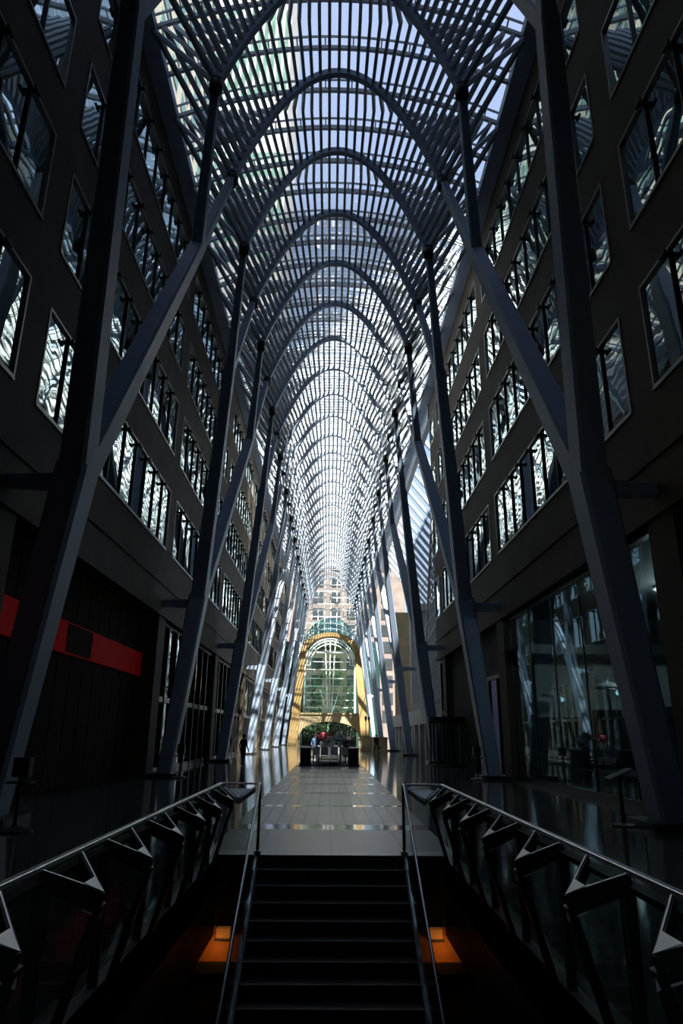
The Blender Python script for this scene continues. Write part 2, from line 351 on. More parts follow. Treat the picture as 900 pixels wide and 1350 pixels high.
# amber lamps in the gap below the floor, one each side of the stairs
for sx, where in ((-1, 'beneath the floor edge on the red-banded storefront side'), (1, 'beneath the floor edge on the glazed shop side')):
    b = MB(); b.box(sx * 1.2, sx * 2.6, 13.2, 13.35, -1.80, -1.26); struct(b.build('wall_niche', orange))  # cut to the outline of the lamplight pool
    b = MB(); b.box(sx * 1.2, sx * 2.6, 13.1, 13.35, -1.95, -1.80); b.box(sx * 1.2, sx * 2.6, 13.3, 13.4, -5.0, -1.95); b.box(sx * 1.2, sx * 2.6, 13.1, 13.4, -1.26, -0.46); struct(b.build('trim_2', blackrough))
    root = empty('wall_lamp', (sx * 1.78, 13.2, -1.36), 'glowing amber wall lamp ' + where, 'lamp', 'amber lamps below the floor')
    b = MB(); b.box(-0.13, 0.13, -0.20, 0, -0.10, -0.075); b.box(-0.13, 0.13, -0.02, 0, -0.10, 0.09); b.build('body', darkmetal, root)
    em = MATS.get('lamp_glow') or mat('lamp_glow', (0.9, 0.45, 0.15), 0.5, emit=(1.0, 0.36, 0.08), estr=0.09)
    b = MB(); b.box(-0.11, 0.11, -0.18, -0.03, -0.07, 0.085); b.build('diffuser', em, root)
    ld = bpy.data.lights.new('lamp_bulb', 'POINT'); ld.energy = 1.8; ld.color = (1.0, 0.40, 0.10); ld.shadow_soft_size = 0.08
    lo = bpy.data.objects.new('lamp_bulb', ld); COL.objects.link(lo); lo.parent = root; lo.location = (sx * 0.1, -0.30, -0.22)

# ------------------------------------------------------------------ side walls
def side_wall(sx, name, y0, y1, holes):
    """precast wall: spandrel bands, piers at the column stations, pilasters at ground level"""
    w = MB(); XI, XO = sx * XW, sx * (XW + 0.8)
    zs = [7.0] + [z for r in ROWS for z in r] + [WTOP]
    for a, b in zip(zs[0::2], zs[1::2]): w.box(XI, XO, y0, y1, a, b)
    for k in range(-2, 8):
        yc = Y0 + BAY * k
        if yc + 0.65 < y0 or yc - 0.65 > y1: continue
        a, b = max(y0, yc - 0.65), min(y1, yc + 0.65)
        for z0, z1 in ROWS: w.box(XI + sx*0.002, XO, a, b, z0, z1)
        w.box(XI + sx*0.002, XO, a, b, 0, 7.0)
    # groove course, cornice and coping
    w.box(XI - sx*0.05, XI, y0, y1, 8.35, 8.5); w.box(XI - sx*0.08, XI, y0, y1, 6.95, 7.2)
    w.box(XI - sx*0.12, XO, y0, y1, WTOP, WTOP + 0.3)
    struct(w.build(name, stone))
    # dark recess behind every band of glass so nothing shows through
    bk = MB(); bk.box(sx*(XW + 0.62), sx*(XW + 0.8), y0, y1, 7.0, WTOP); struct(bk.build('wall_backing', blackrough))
WN = [0]
def window(sx, ya, yb, z0, z1, npane, slot):
    WN[0] += 1
    x = sx * (XW + 0.06)
    g = MB(); g.box(x, x + sx*0.03, ya, yb, z0, z1); root = struct(g.build('window_%d' % WN[0], win_glass))
    fr = MB(); t = 0.07; xa, xb = x - sx*0.08, x + sx*0.04
    fr.box(xa, xb, ya, yb, z0, z0 + t); fr.box(xa, xb, ya, yb, z1 - t, z1); fr.box(xa, xb, ya, ya + t, z0 + t, z1 - t); fr.box(xa, xb, yb - t, yb, z0 + t, z1 - t)
    fr.build('window_frame', alum, root)
    for i in range(1, npane):
        y = ya + (yb - ya) * i / npane
        m = MB(); m.box(x - sx*0.07, x, y - 0.024, y + 0.024, z0 + t, z1 - t)
        m.box(x - sx*0.24, x, y - 0.04, y + 0.04, z1 - 0.26, z1 - 0.16); m.box(x - sx*0.24, x - sx*0.17, y - 0.15, y + 0.15, z1 - 0.25, z1 - 0.17)
        m.build('mullion', black, root)
    s = MB(); s.box(x - sx*0.10, x + sx*0.02, ya, yb, z0 - 0.06, z0 + 0.001); s.build('window_sill', alum, root)
def window_rows(sx, y0, y1):
    for k in range(-1, 7):
        a, b = max(y0, Y0 + BAY * k + 0.65), min(y1, Y0 + BAY * (k + 1) - 0.65)
        if b - a < 1: continue
        for ri, (z0, z1) in enumerate(ROWS): window(sx, a, b, z0, z1, max(1, round((b - a) / 1.5)), 0)
side_wall(-1, 'wall_left', -5, YEND, None); window_rows(-1, 1.0, YEND)
YR = 51.3
side_wall(1, 'wall_right', -5, YR, None); window_rows(1, 1.0, YR)
# shell behind the camera and over the entrance
wb_ = MB(); wb_.box(-8.7, 8.7, -5.4, -5, 0, 30); struct(wb_.build('wall_back', blackrough))
ce = MB(); ce.box(-8.7, 8.7, -5.4, 7.2, 28.6, 29.0); struct(ce.build('ceiling_entry', blackrough))

# ------------------------------------------------------------------ glass roof
EAVE_X, EAVE_Z, CROWN_Z = 7.3, 28.2, 30.0
def up_pt(t): return Vector((EAVE_X * t, 0, EAVE_Z + (CROWN_Z - EAVE_Z) * (1 - t * t)))
NSEG = 24
ry0, ry1 = 7.2, YEND
rg = MB(); pts = [up_pt(-1 + 2 * i / NSEG) for i in range(NSEG + 1)]
vs = [(p.x, y, p.z + 0.5) for y in (ry0, ry1) for p in pts]
rg.add(vs, [[i, i+1, NSEG+2+i, NSEG+1+i] for i in range(NSEG)])
roof = struct(rg.build('ceiling', roof_glass))
ymid = ry0
fy = []
y = Y0 - 1.5 * STEP
while y < YEND - 0.5: fy.append(y); y += STEP / 2
for yy in fy:
    b = MB(); b.sweep([p + Vector((0, 0, -0.02)) for p in pts], 0.14, 0.16, (0, 1, 0))
    for dy in (-0.22, 0.22): b.sweep([p + Vector((0, dy, 0.36)) for p in pts], 0.05, 0.10, (0, 1, 0))
    for i in range(1, NSEG, 2): b.bar(pts[i] + Vector((0, -0.22, 0.34)), pts[i] + Vector((0, 0.22, 0.34)), 0.06, 0.06)
    b.build('glazing_frame', framem, roof, (0, yy, 0))
ev = MB()
for sx in (-1, 1):
    ev.box(sx*(EAVE_X - 0.1), sx*XW, ry0, YEND, 28.0, 28.45); ev.box(sx*(EAVE_X + 0.15), sx*(EAVE_X + 0.35), ry0, YEND, 28.45, 28.8)
    if sx > 0: ev.box(XW - 0.1, XW + 0.3, YR, YEND, 26.6, 28.4)
struct(ev.build('trim_3', steel))

# arches with their slats
SPX, SPZ, APZ = 4.2, 22.9, 28.55
def arch_pt(t):                      # t in -1..1, roughly even along the curve
    # parabola sampled by arc length
    return ARC[int(round((t + 1) / 2 * (len(ARC) - 1)))]
_raw = [(-SPX + 2*SPX*i/2000.0) for i in range(2001)]
_raw = [Vector((x, 0, APZ - (APZ - SPZ) * (x / SPX) ** 2)) for x in _raw]
_L = [0.0]
for a, b in zip(_raw, _raw[1:]): _L.append(_L[-1] + (b - a).length)
ARC = []; j = 0
for i in range(361):
    t = _L[-1] * i / 360.0
    while j < 1999 and _L[j + 1] < t: j += 1
    ARC.append(_raw[j])
NR = 18
TS = [i / NR for i in range(-NR, NR + 1)]
arch_mesh = MB(); arch_mesh.sweep([ARC[i] for i in range(0, 361, 6)], 0.25, 0.28, (0, 1, 0))
def rib_ends(t, d):
    p = arch_pt(t); q = up_pt(t) + Vector((0, d * (STEP / 2 + 0.03), -0.15 - 1.05 * (1 - t * t) ** 1.5))
    n = Vector((t, 0, 0)) * 0.0
    return p + Vector((0, d * 0.06, 0.08)), q
def rib_mb(m, t, d):
    p, q = rib_ends(t, d); big = abs(abs(t) - 1) < 1e-6
    ax = (q - p).normalized(); nrm = Vector((0.9 * t, 0, 1)); sd_ = ax.cross(nrm)
    if big: m.bar(p, q, 0.20, 0.20, side=sd_, ch=0.3)
    else: m.bar(p, q, 0.125, 0.20, 0.125, 0.18, side=sd_)
rib_meshes = []
arch_y = [Y0 + BAY * k + o * STEP for k in range(NB) for o in (-1.5, -0.5, 0.5, 1.5)]
arch_data = None; slat_data = None
for n, ay in enumerate(arch_y):
    if ay > YEND - 0.5: break
    detail = 1 <= n <= 6
    lab = 'parabolic steel roof arch, %s from the stairs' % ORD[n]
    if n == len(arch_y) - 1: lab = 'parabolic steel roof arch farthest from the stairs'
    root = empty('roof_arch', (0, ay, 0), lab, 'arch', 'parabolic roof arches')
    if arch_data is None:
        o = arch_mesh.build('arch_beam', steel, root, smooth=False); arch_data = o.data
    else:
        o = bpy.data.objects.new('arch_beam', arch_data); COL.objects.link(o); o.parent = root
    if detail:
        if not rib_meshes:
            for d in (-1, 1):
                for t in TS:
                    m = MB(); rib_mb(m, t, d); r = m.build('roof_slat', ribm, root); rib_meshes.append(r.data)
        else:
            for md in rib_meshes:
                r = bpy.data.objects.new('roof_slat', md); COL.objects.link(r); r.parent = root
    else:
        if slat_data is None:
            m = MB()
            for d in (-1, 1):
                for t in TS: rib_mb(m, t, d)
            r = m.build('roof_slats', ribm, root); slat_data = r.data; r['kind'] = 'stuff'
        else:
            r = bpy.data.objects.new('roof_slats', slat_data); COL.objects.link(r); r.parent = root; r['kind'] = 'stuff'

# ------------------------------------------------------------------ branching columns
BX, J1X, J1Z, J2X, J2Z = 7.2, 6.3, 7.7, 4.85, 17.7
def make_column(sx):
    root = empty('branching_column', (sx * BX, Y0, 0), 'x', 'column', 'branching steel columns')
    L = lambda x, y, z: Vector((sx * (x - BX), y, z))
    j1 = L(J1X, 0, J1Z)
    side = (0, 1, 0)
    m = MB(); m.bar(L(BX, 0, 0.12), j1 + Vector((0, 0, 0.25)), 0.80, 0.62, 1.0, 0.78, side=side, ch=0.22); m.build('trunk', steel, root)
    m = MB(); m.bar(L(BX, 0, 0.0), L(BX, 0, 0.14), 1.5, 1.3, side=side, ch=0.1); m.build('base_plate', black, root)
    m = MB(); m.bar(j1 + Vector((0, 0, -0.1)), L(XW + 0.02, 0, J1Z - 0.1), 0.30, 0.42, 0.26, 0.30, side=side); m.build('wall_strut', steel, root)
    for d in (-1, 1):
        j2 = L(J2X, d * STEP, J2Z)
        m = MB(); m.bar(j1, j2 + Vector((0, 0, 0.15)), 0.86, 0.66, 0.52, 0.46, side=side, ch=0.22)
        b = m.build('branch', steel, root)
        for e_ in (-1, 1):
            p = L(SPX, d * STEP + e_ * STEP / 2, SPZ)
            m = MB(); m.bar(j2, p, 0.44, 0.40, 0.27, 0.27, side=side, ch=0.25); m.build('branchlet', steel, b)
            m = MB(); m.lathe([(0.14, -0.45), (0.23, -0.38), (0.25, 0.0), (0.22, 0.16)], p, 10); m.build('knuckle', black, b, smooth=True)
    return root
for sx, side_nm in ((-1, 'along the red-banded storefront side'), (1, 'along the glazed shop side')):
    proto = make_column(sx)
    for k in range(NB):
        o = proto if k == 0 else copy_tree(proto)
        o.location = (sx * BX, Y0 + BAY * k, 0)
        o['label'] = 'tall branching steel column, %s from the stairs %s' % (ORD[k], side_nm)

# ------------------------------------------------------------------ ground floor on the side with the red band
b = MB(); b.box(-8.75, -8.6, 0, 15.05, 0, 7.0); b.box(-8.75, -8.6, 16.35, 31.45, 0, 7.0)
y = 1.0
while y < 31.0:
    if not 14.2 < y < 16.4: b.box(-8.6, -8.57, y + 0.02, y + 1.12, 0.12, 6.9)
    y += 1.16
struct(b.build('wall_storefront', brown))
root = empty('sign_band', (-8.55, 24, 4.7), 'wide red sign band with a dull grey patch above the dark storefront', 'sign')
b = MB(); b.box(-0.05, 0.06, -7.6, 7.35, -0.5, 0.5); b.build('band', redm, root)
b = MB(); b.box(0.06, 0.075, -1.8, 0.6, -0.46, 0.46); b.build('patch', greyp, root)
root = empty('sign_band', (-8.55, 9, 4.7), 'red sign band continuing in front of the nearest column', 'sign')
b = MB(); b.box(-0.05, 0.06, -6, 6.0, -0.5, 0.5); b.build('band', redm, root)
# glazed storefronts further along
def storefront(n, sx, y0, y1, ztop, m, doors=True):
    x = sx * (XW + 0.35); g = MB(); g.box(x, x + sx*0.03, y0, y1, 0, ztop); root = struct(g.build('window_%d' % n, m))
    fr = MB(); k = max(2, round((y1 - y0) / 1.9))
    for i in range(k + 1):
        y = y0 + (y1 - y0) * i / k; fr.box(x - sx*0.16, x + sx*0.03, y - 0.06, y + 0.06, 0, ztop)
    fr.box(x - sx*0.12, x + sx*0.03, y0, y1, 3.2, 3.45); fr.box(x - sx*0.12, x + sx*0.03, y0, y1, 0, 0.25); fr.box(x - sx*0.14, x + sx*0.03, y0, y1, ztop - 0.2, ztop)
    fr.build('window_frame', alum if n > 102 and n < 110 else black, root)
    bk = MB(); bk.box(x + sx*1.4, x + sx*1.5, y0, y1, 0, ztop); bk.build('dark_lining', blackrough, root)
    return root
for i, k in enumerate(range(1, 7)): storefront(101 + i, -1, Y0 + BAY*(k-0) + 0.65, min(YEND, Y0 + BAY*(k+1) - 0.65), 7.0, front_glass)

# ------------------------------------------------------------------ ground floor on the other side: a shop behind glass
x = XW + 0.3
for i, (ya, yb) in enumerate(((1, 15.05), (16.35, 31.45))):
    g = MB(); g.box(x, x + 0.03, ya, yb, 0, 7.0); root = struct(g.build('window_%d' % (201 + i), shop_glass))
    fr = MB(); k = 5
    for q in range(k + 1):
        y = ya + (yb - ya) * q / k; fr.box(x - 0.02, x + 0.035, y - 0.02, y + 0.02, 0, 7.0)
    fr.box(x - 0.08, x + 0.08, ya, yb, 0, 0.2); fr.box(x - 0.1, x + 0.1, ya, yb, 6.8, 7.0)
    fr.build('window_frame', black, root)
sh = MB(); sh.box(8.3, 19, 31.6, 31.8, 0, 7); sh.box(19, 19.2, 0, 31.8, 0, 7); sh.box(8.2, 19.2, 0, 31.8, 7.0, 7.2); sh.box(8.3, 19, -0.2, 0, 0, 7)
struct(sh.build('wall_shop', blackrough))
sp = MB(); sp.box(9.2, 15.5, 31.4, 31.55, 2.6, 5.2); struct(sp.build('wall_shop_lining', shopwall))
sp = MB(); sp.box(8.4, 18.9, 29.8, 31.4, 5.2, 5.6); struct(sp.build('trim_4', stairm))
def cabinet(x, y, w, h, label):
    r = empty('cabinet', (x, y, 0), label, 'cabinet', 'tall cabinets inside the shop')
    b = MB(); b.box(-w/2, w/2, -0.3, 0.3, 0.08, h); b.box(-w/2 + 0.04, w/2 - 0.04, -0.26, 0.28, 0, 0.08); b.build('body', blackrough, r)
    for s in (-1, 1):
        d = MB(); d.box(s*0.01, s*(w/2 - 0.02), -0.325, -0.3, 0.12, h - 0.04); d.build('door', black, r)
        hd = MB(); hd.box(s*0.05, s*0.07, -0.35, -0.325, h*0.5, h*0.5 + 0.2); hd.build('handle', inox, r)
cabinet(12.0, 30.4, 1.3, 2.9, 'tall black cabinet inside the shop, by the mushroom lamp')
cabinet(14.6, 29.4, 1.4, 3.0, 'tall black cabinet inside the shop, close to the nearest column')
def mushroom_lamp(x, y, h, label):
    r = empty('floor_lamp', (x, y, 0), label, 'lamp', 'mushroom lamps behind the shop glass')
    b = MB(); b.lathe([(0.28, 0), (0.28, 0.04), (0.05, 0.1), (0.05, h - 0.1), (0.03, h)], n=14); b.build('pole', black, r)
    b = MB(); b.lathe([(0.50, h - 0.12), (0.49, h - 0.05), (0.30, h + 0.06), (0.08, h + 0.12), (0.02, h + 0.2)], n=20); b.build('lamp_shade', whitem, r, smooth=True)
    ld = bpy.data.lights.new('shade_bulb', 'POINT'); ld.energy = 6.0; ld.color = (0.9, 0.95, 1.0); ld.shadow_soft_size = 0.1
    lo = bpy.data.objects.new('shade_bulb', ld); COL.objects.link(lo); lo.parent = r; lo.location = (0.2, -0.25, h - 0.25)
mushroom_lamp(9.9, 25.0, 3.55, 'white mushroom-shaded lamp on black pole inside the shop, nearer one')
mushroom_lamp(9.6, 30.3, 3.55, 'white mushroom-shaded lamp on black pole inside the shop, farther one')
cl = empty('shop_fill_lamp', (12.0, 24.0, 7.0), 'round fill lamp added to brighten the dark shop', 'lamp')  # lamp added to brighten the pale lining of the shop
b = MB(); b.lathe([(0.45, 0), (0.45, -0.10), (0.40, -0.14)], n=20); b.build('housing', whitem, cl)
b = MB(); b.lathe([(0.38, -0.14), (0.30, -0.22), (0.05, -0.25)], n=20); b.build('diffuser', cloth, cl)
ld = bpy.data.lights.new('shop_fill_bulb', 'POINT'); ld.energy = 650.0; ld.color = (0.85, 0.97, 1.0); ld.shadow_soft_size = 0.3
lo = bpy.data.objects.new('shop_fill_bulb', ld); COL.objects.link(lo); lo.parent = cl; lo.location = (0, 0, -0.6)
# bay with the side entrance
b = MB(); b.box(XW + 0.35, XW + 0.5, 40.2, 47.4, 0, 7.0); b.box(XW + 0.35, XW + 0.5, 32.8, 40.2, 4.6, 7.0); struct(b.build('wall_entrance', blackrough))
b = MB()
for y in (32.8, 34.6, 36.4, 38.2, 40.1): b.box(XW + 0.3, XW + 0.45, y, y + 0.1, 0, 4.6)
b.box(XW + 0.3, XW + 0.45, 32.8, 40.2, 4.5, 4.7); struct(b.build('door_1', black))
b = MB(); b.box(13.0, 13.2, 32, 52, -0.1, 7); b.box(9.9, 13.2, 51.0, 51.15, -0.1, 7); struct(b.build('wall_outside', violet))
storefront(110, 1, 49.0, YR, 7.0, front_glass)
# revolving door vestibule
rv = empty('revolving_door', (7.25, 44.2, 0), 'black framed revolving door vestibule projecting from the entrance wall', 'door')
b = MB()
for k in range(8):
    a = 2*math.pi*k/8; b.box(1.05*math.cos(a) - 0.05, 1.05*math.cos(a) + 0.05, 1.05*math.sin(a) - 0.05, 1.05*math.sin(a) + 0.05, 0, 2.5)
b.lathe([(1.15, 0), (1.15, 0.08)], n=24); b.build('frame', black, rv)
b = MB(); b.lathe([(1.2, 2.45), (1.2, 2.85)], n=24); b.build('canopy', black, rv)
for k in range(4):
    a = math.pi/4 + k*math.pi/2; b = MB(); b.bar((0.06*math.cos(a), 0.06*math.sin(a), 1.25), (0.98*math.cos(a), 0.98*math.sin(a), 1.25), 2.3, 0.03, side=(0, 0, 1)); b.build('leaf_panel', guard_glass, rv)
b = MB(); b.tube([(0, 0, 0.08), (0, 0, 2.45)], 0.04); b.build('shaft', black, rv)

# ------------------------------------------------------------------ heritage side, beyond the end of the shop wall
b = MB()
b.box(8.5, 9.3, YR + 0.2, 100, 2.7, 4.1)
for y in range(0, 13): b.box(8.5, 9.3, YR + 0.2 + y*4.0, YR + 0.9 + y*4.0, 0, 2.7)
struct(b.build('wall_heritage', pale_stone))
b = MB(); b.box(9.6, 9.8, YR + 0.2, 104, 0, 2.7); struct(b.build('wall_arcade', blackrough))
b = MB(); b.box(8.6, 16.6, 74, 75, 0, 15.2); b.box(8.3, 16.6, 73.7, 74.1, 14.6, 15.4); b.box(8.5, 16.6, 73.85, 74.1, 4.0, 4.4)
struct(b.build('wall_bank', pale_stone))
b = MB(); b.box(8.6, 13, 92, 93, 0, 17.5); struct(b.build('wall_ochre', cream_stone))
# lattice glass wall
la = MB(); xl = 8.2
def lat_top(y): return 4.1 + (22.5 - 4.1) * max(0, min(1, (62 - y) / 10.5))
n = 0
ylat0, ylat1 = YR + 0.2, 62.0
y = ylat0
while y < ylat1: la.bar((xl, y, 4.1), (xl, y, lat_top(y)), 0.09, 0.09); y += 1.05
z = 4.6
while z < 22:
    ye = ylat1 - (z - 4.1) / (22.5 - 4.1) * 10.5
    if ye - ylat0 > 0.3: la.bar((xl, ylat0, z), (xl, ye, z - 0.9 * (ye - ylat0) / 10.5), 0.09, 0.09)
    z += 1.1
la.bar((xl, ylat0, 22.5), (xl, ylat1, 4.1), 0.2, 0.2); la.bar((xl, ylat0, 4.1), (xl, ylat0, 27.5), 0.22, 0.22)
struct(la.build('window_301', framem))
# slatted lean-to skylight falling away from the eave
sk = empty('skylight', (XW + 0.2, YR, 0), 'sloping slatted glass skylight falling away beside the hall', 'skylight')
a, c = Vector((0, 0, 27.4)), Vector((9.5, 0, 15.2))
b = MB(); b.add([a + Vector((0, 0.2, 0.3)), c + Vector((0, 0.2, 0.3)), c + Vector((0, 52, 0.3)), a + Vector((0, 52, 0.3))], [[0, 1, 2, 3]]); b.build('glass', roof_glass, sk)
for i in range(20):
    y = 0.3 + i * 2.65; b = MB(); b.bar(a + Vector((0, y, 0)), c + Vector((0, y, 0)), 0.30, 0.34, side=(0, 1, 0)); b.build('rafter', steel, sk)
for q in (0.0, 0.25, 0.5, 0.75, 1.0):
    p = a + (c - a) * q; b = MB(); b.bar(p + Vector((0, 0.1, 0.25)), p + Vector((0, 51.5, 0.25)), 0.1, 0.1); b.build('purlin', framem, sk)

# ------------------------------------------------------------------ far end of the hall
YE = 113.0
def arch_band(mb, y0, y1, rin, rout, zc, n=24, sq=1.0, a0=0.0, a1=math.pi):
    vs = []
    for i in range(n + 1):
        a = a0 + (a1 - a0) * i / n; c, s_ = math.cos(a), math.sin(a)
        for r in (rin, rout):
            for y in (y0, y1): vs.append((r*c, y, zc + r*s_*sq))
    fs = []
    for i in range(n):
        o, p = i*4, (i+1)*4
        fs += [[o, o+1, p+1, p], [o+2, p+2, p+3, o+3], [o, p, p+2, o+2], [o+1, o+3, p+3, p+1]]
    fs += [[0, 2, 3, 1], [n*4, n*4+1, n*4+3, n*4+2]]
    mb.add(vs, fs)
pt = empty('stone_portal', (0, YE, 0), 'ochre stone portal with a round arch and splayed legs at the far end', 'portal')
b = MB(); arch_band(b, -1.0, 1.0, 4.0, 4.75, 14.1, 28, 0.68); arch_band(b, -1.1, -1.0, 3.95, 4.85, 14.1, 28, 0.70); b.build('arch_band', gold_stone, pt)
for sx in (-1, 1):
    b = MB(); b.bar((sx*5.8, 0, 0), (sx*4.4, 0, 14.2), 1.5, 1.6, 0.9, 1.6, side=(1, 0, 0)); b.build('leg', gold_stone, pt)
br = empty('stone_bridge', (0, YE + 1.95, 0), 'cream stone bridge with a shallow arch at the foot of the portal', 'bridge')
poly = [(-6, 0), (-6, 4.7)] + [(6, 4.7), (6, 0), (4.7, 0), (4.7, 1.7)] + [(4.7*math.cos(math.pi*i/20), 1.7 + 1.9*math.sin(math.pi*i/20)) for i in range(1, 20)] + [(-4.7, 1.7), (-4.7, 0)]
b = MB()
for (xa, xb) in ((-6, -4.7), (4.7, 6)): b.box(xa, xb, -0.8, 0.8, 0, 4.7)
vs = []; N_ = 20
for i in range(N_ + 1):
    xx = -4.7 + 9.4*i/N_; zl = 1.7 + 1.9*math.sqrt(max(0, 1 - (xx/4.7)**2))
    vs += [(xx, -0.8, zl), (xx, -0.8, 4.7), (xx, 0.8, zl), (xx, 0.8, 4.7)]
b.add(vs, [q for i in range(N_) for q in ([i*4, i*4+4, i*4+5, i*4+1], [i*4+2, i*4+3, i*4+7, i*4+6], [i*4, i*4+2, i*4+6, i*4+4], [i*4+1, i*4+5, i*4+7, i*4+3])])
b.build('span', cream_stone, br)
b = MB(); b.box(-6.05, 6.05, -0.95, 0.95, 4.7, 4.95); b.build('coping', cream_stone, br)
hm = MB()
for k in range(1400):
    p = Vector((rnd.uniform(-4.3, 4.3), rnd.uniform(117.2, 118.6), rnd.uniform(0.9, 3.4)))
    u = Vector((rnd.uniform(-1, 1), rnd.uniform(-1, 1), rnd.uniform(-1, 1))).normalized(); v = u.orthogonal().normalized(); q = rnd.uniform(0.1, 0.22)
    hm.add([p, p + u*q + v*q*0.4, p + u*q*2, p + u*q - v*q*0.4], [[0, 1, 2, 3]])
tag(hm.build('hedge', leaf), 'dark green hedge growing beneath the shallow stone bridge', 'hedge', kind='stuff')
tr_ = empty('hedge_trough', (0, 117.9, 0), 'long black planting trough under the hedge', 'planter')
b = MB(); b.box(-4.4, 4.4, -0.8, 0.8, 0, 0.85); b.build('body', blackrough, tr_); b = MB(); b.box(-4.3, 4.3, -0.7, 0.7, 0.85, 0.9); b.build('soil', soil, tr_)
# teal glass canopy above the portal
canopy_glass = glass_mat('canopy_teal_glass', (0.6, 0.85, 0.85), 0.22, (0.42, 0.64, 0.62))
cp = empty('glass_canopy', (0, YE, 0), 'curved teal glass canopy above the ochre portal', 'canopy')
zc_, lowz, highz = 14.1, 3.35, 6.3
def can_pt(a, hi, y): return Vector((4.95*math.cos(a), y, zc_ + (highz if hi else lowz)*math.sin(a)))
AN = [R(8) + R(164)*i/28 for i in range(29)]
b = MB(); vs = [v for a_ in AN for v in (can_pt(a_, 0, 0.2), can_pt(a_, 1, 2.2), can_pt(a_, 0, 0.25), can_pt(a_, 1, 2.25))]
b.add(vs, [q for i in range(28) for q in ([i*4, i*4+4, i*4+5, i*4+1], [i*4+2, i*4+3, i*4+7, i*4+6])]); b.build('glazing', canopy_glass, cp)
for a_ in AN[::2]:
    b = MB(); b.bar(can_pt(a_, 0, 0.12), can_pt(a_, 1, 2.12), 0.06, 0.08); b.build('glazing_bar', framem, cp)
b = MB()
for q in (0.33, 0.66, 1.0): b.sweep([can_pt(a_, 0, 0.12)*(1-q) + can_pt(a_, 1, 2.12)*q for a_ in AN], 0.08, 0.08, (0, 1, 0))
b.build('rim', framem, cp)
# glazed grid wall high above
gw = MB(); gw.box(-6.5, 6.5, YEND - 0.03, YEND, 17.0, 30.0); gwo = struct(gw.build('window_401', roof_glass))
b = MB()
for i in range(-5, 6): b.box(i*1.12 - 0.07, i*1.12 + 0.07, YEND - 0.2, YEND - 0.05, 17, 29.0)
for i in range(9): b.box(-6.3, 6.3, YEND - 0.22, YEND - 0.05, 18.2 + i*1.15, 18.36 + i*1.15)
b.build('window_frame', whitem, gwo)
# fan window inside the portal
YF = 120.5
g = MB(); g.box(-4.6, 4.6, YF, YF + 0.04, 4.9, 18.0); fan = struct(g.build('window_402', fan_glass))
b = MB()
for xx in (-0.55, 0.0, 0.55): b.bar((xx*0.6, YF - 0.3, 4.9), (xx*1.6, YF - 0.3, 17.2), 0.22, 0.22)
for xx in (-1.7, 1.7): b.bar((xx*0.2, YF - 0.3, 4.9), (xx, YF - 0.3, 9.0), 0.15, 0.15)
for zz in (6.0, 7.2, 8.4, 9.5, 10.8, 12.3, 13.6): b.bar((-4.0, YF - 0.1, zz), (4.0, YF - 0.1, zz), 0.09, 0.12)
for rr in (4.4, 4.0, 3.5): arch_band(b, YF - 0.4, YF - 0.2, rr - 0.13, rr + 0.05, 13.0, 24, 1.05)
for i in range(13):
    a_ = math.pi*i/12; b.bar((3.4*math.cos(a_), YF - 0.3, 13.0 + 3.4*1.05*math.sin(a_)), (4.45*math.cos(a_), YF - 0.3, 13.0 + 4.45*1.05*math.sin(a_)), 0.08, 0.08)
for sx in (-1, 1): b.bar((sx*4.3, YF - 0.3, 4.9), (sx*4.3, YF - 0.3, 13.0), 0.3, 0.3)
b.bar((-2.4, YF - 0.3, 15.2), (2.4, YF - 0.3, 15.2), 0.25, 0.25)
b.build('window_frame', whitem, fan)
ew = MB(); ew.box(-8.6, -4.55, YF - 0.2, YF + 0.4, 0, 17); ew.box(4.55, 8.6, YF - 0.2, YF + 0.4, 0, 17); ew.box(-8.6, 8.6, YEND, YEND + 0.4, 15.9, 17.0)
struct(ew.build('wall_end', far_glass))
ew = MB(); ew.box(-8.6, 8.6, YF + 1.5, YF + 2.0, 0, 4.6); struct(ew.build('wall_end_base', blackrough))

# ------------------------------------------------------------------ outside: street, towers, trees
o = MB()
for q in ((-160, -13, -120, 320), (20, 160, -120, 320), (-13, 20, -120, -5.3), (-13, 20, 140, 320)): o.box(*q, -0.75, -0.5)
struct(o.build('ground', pave_out))
def tower(name, label, x0, x1, y0, y1, h, mclad, mglass, floor_h, bay, faces):
    r = empty(name, ((x0+x1)/2, (y0+y1)/2, -0.5), label, 'building', None)
    cx, cy = (x0+x1)/2, (y0+y1)/2
    b = MB(); b.box(x0 - cx, x1 - cx, y0 - cy, y1 - cy, 0, h); b.build('shaft', mclad, r)
    rects = []
    for k in range(1, int(h / floor_h)):
        z = k * floor_h
        if 'x' in faces:
            for i in range(int((y1 - y0) / bay)):
                ya = y0 - cy + i*bay + bay*0.12; rects.append((x1 - cx, x1 - cx + 0.15, ya, ya + bay*0.6, z + floor_h*0.25, z + floor_h*0.85))
        if 'y' in faces:
            for i in range(int((x1 - x0) / bay)):
                xa = x0 - cx + i*bay + bay*0.15; rects.append((xa, xa + bay*0.6, y0 - cy - 0.15, y0 - cy, z + floor_h*0.2, z + floor_h*0.85))
    cv = Vector((-cx, -cy, 0)); rects.sort(key=lambda q: (Vector((q[0], q[2], q[4])) - cv).length)
    for q in rects[:100]: w = MB(); w.box(*q); w.build('window', mglass, r)
    if len(rects) > 100:
        w = MB()
        for q in rects[100:]: w.box(*q)
        w.build('windows', mglass, r)['kind'] = 'stuff'
    return r
tower('office_tower', 'cream clad office tower with green windows seen through the glass roof', -60, -24, 34, 100, 150, tower_cream, tower_glass, 4.6, 6.5, 'xy')
tower('office_tower', 'white striped high-rise seen through the crown of the glass roof', -75, -15.5, 165, 205, 260, tower_white, tower_glass, 60.0, 2.2, 'y')
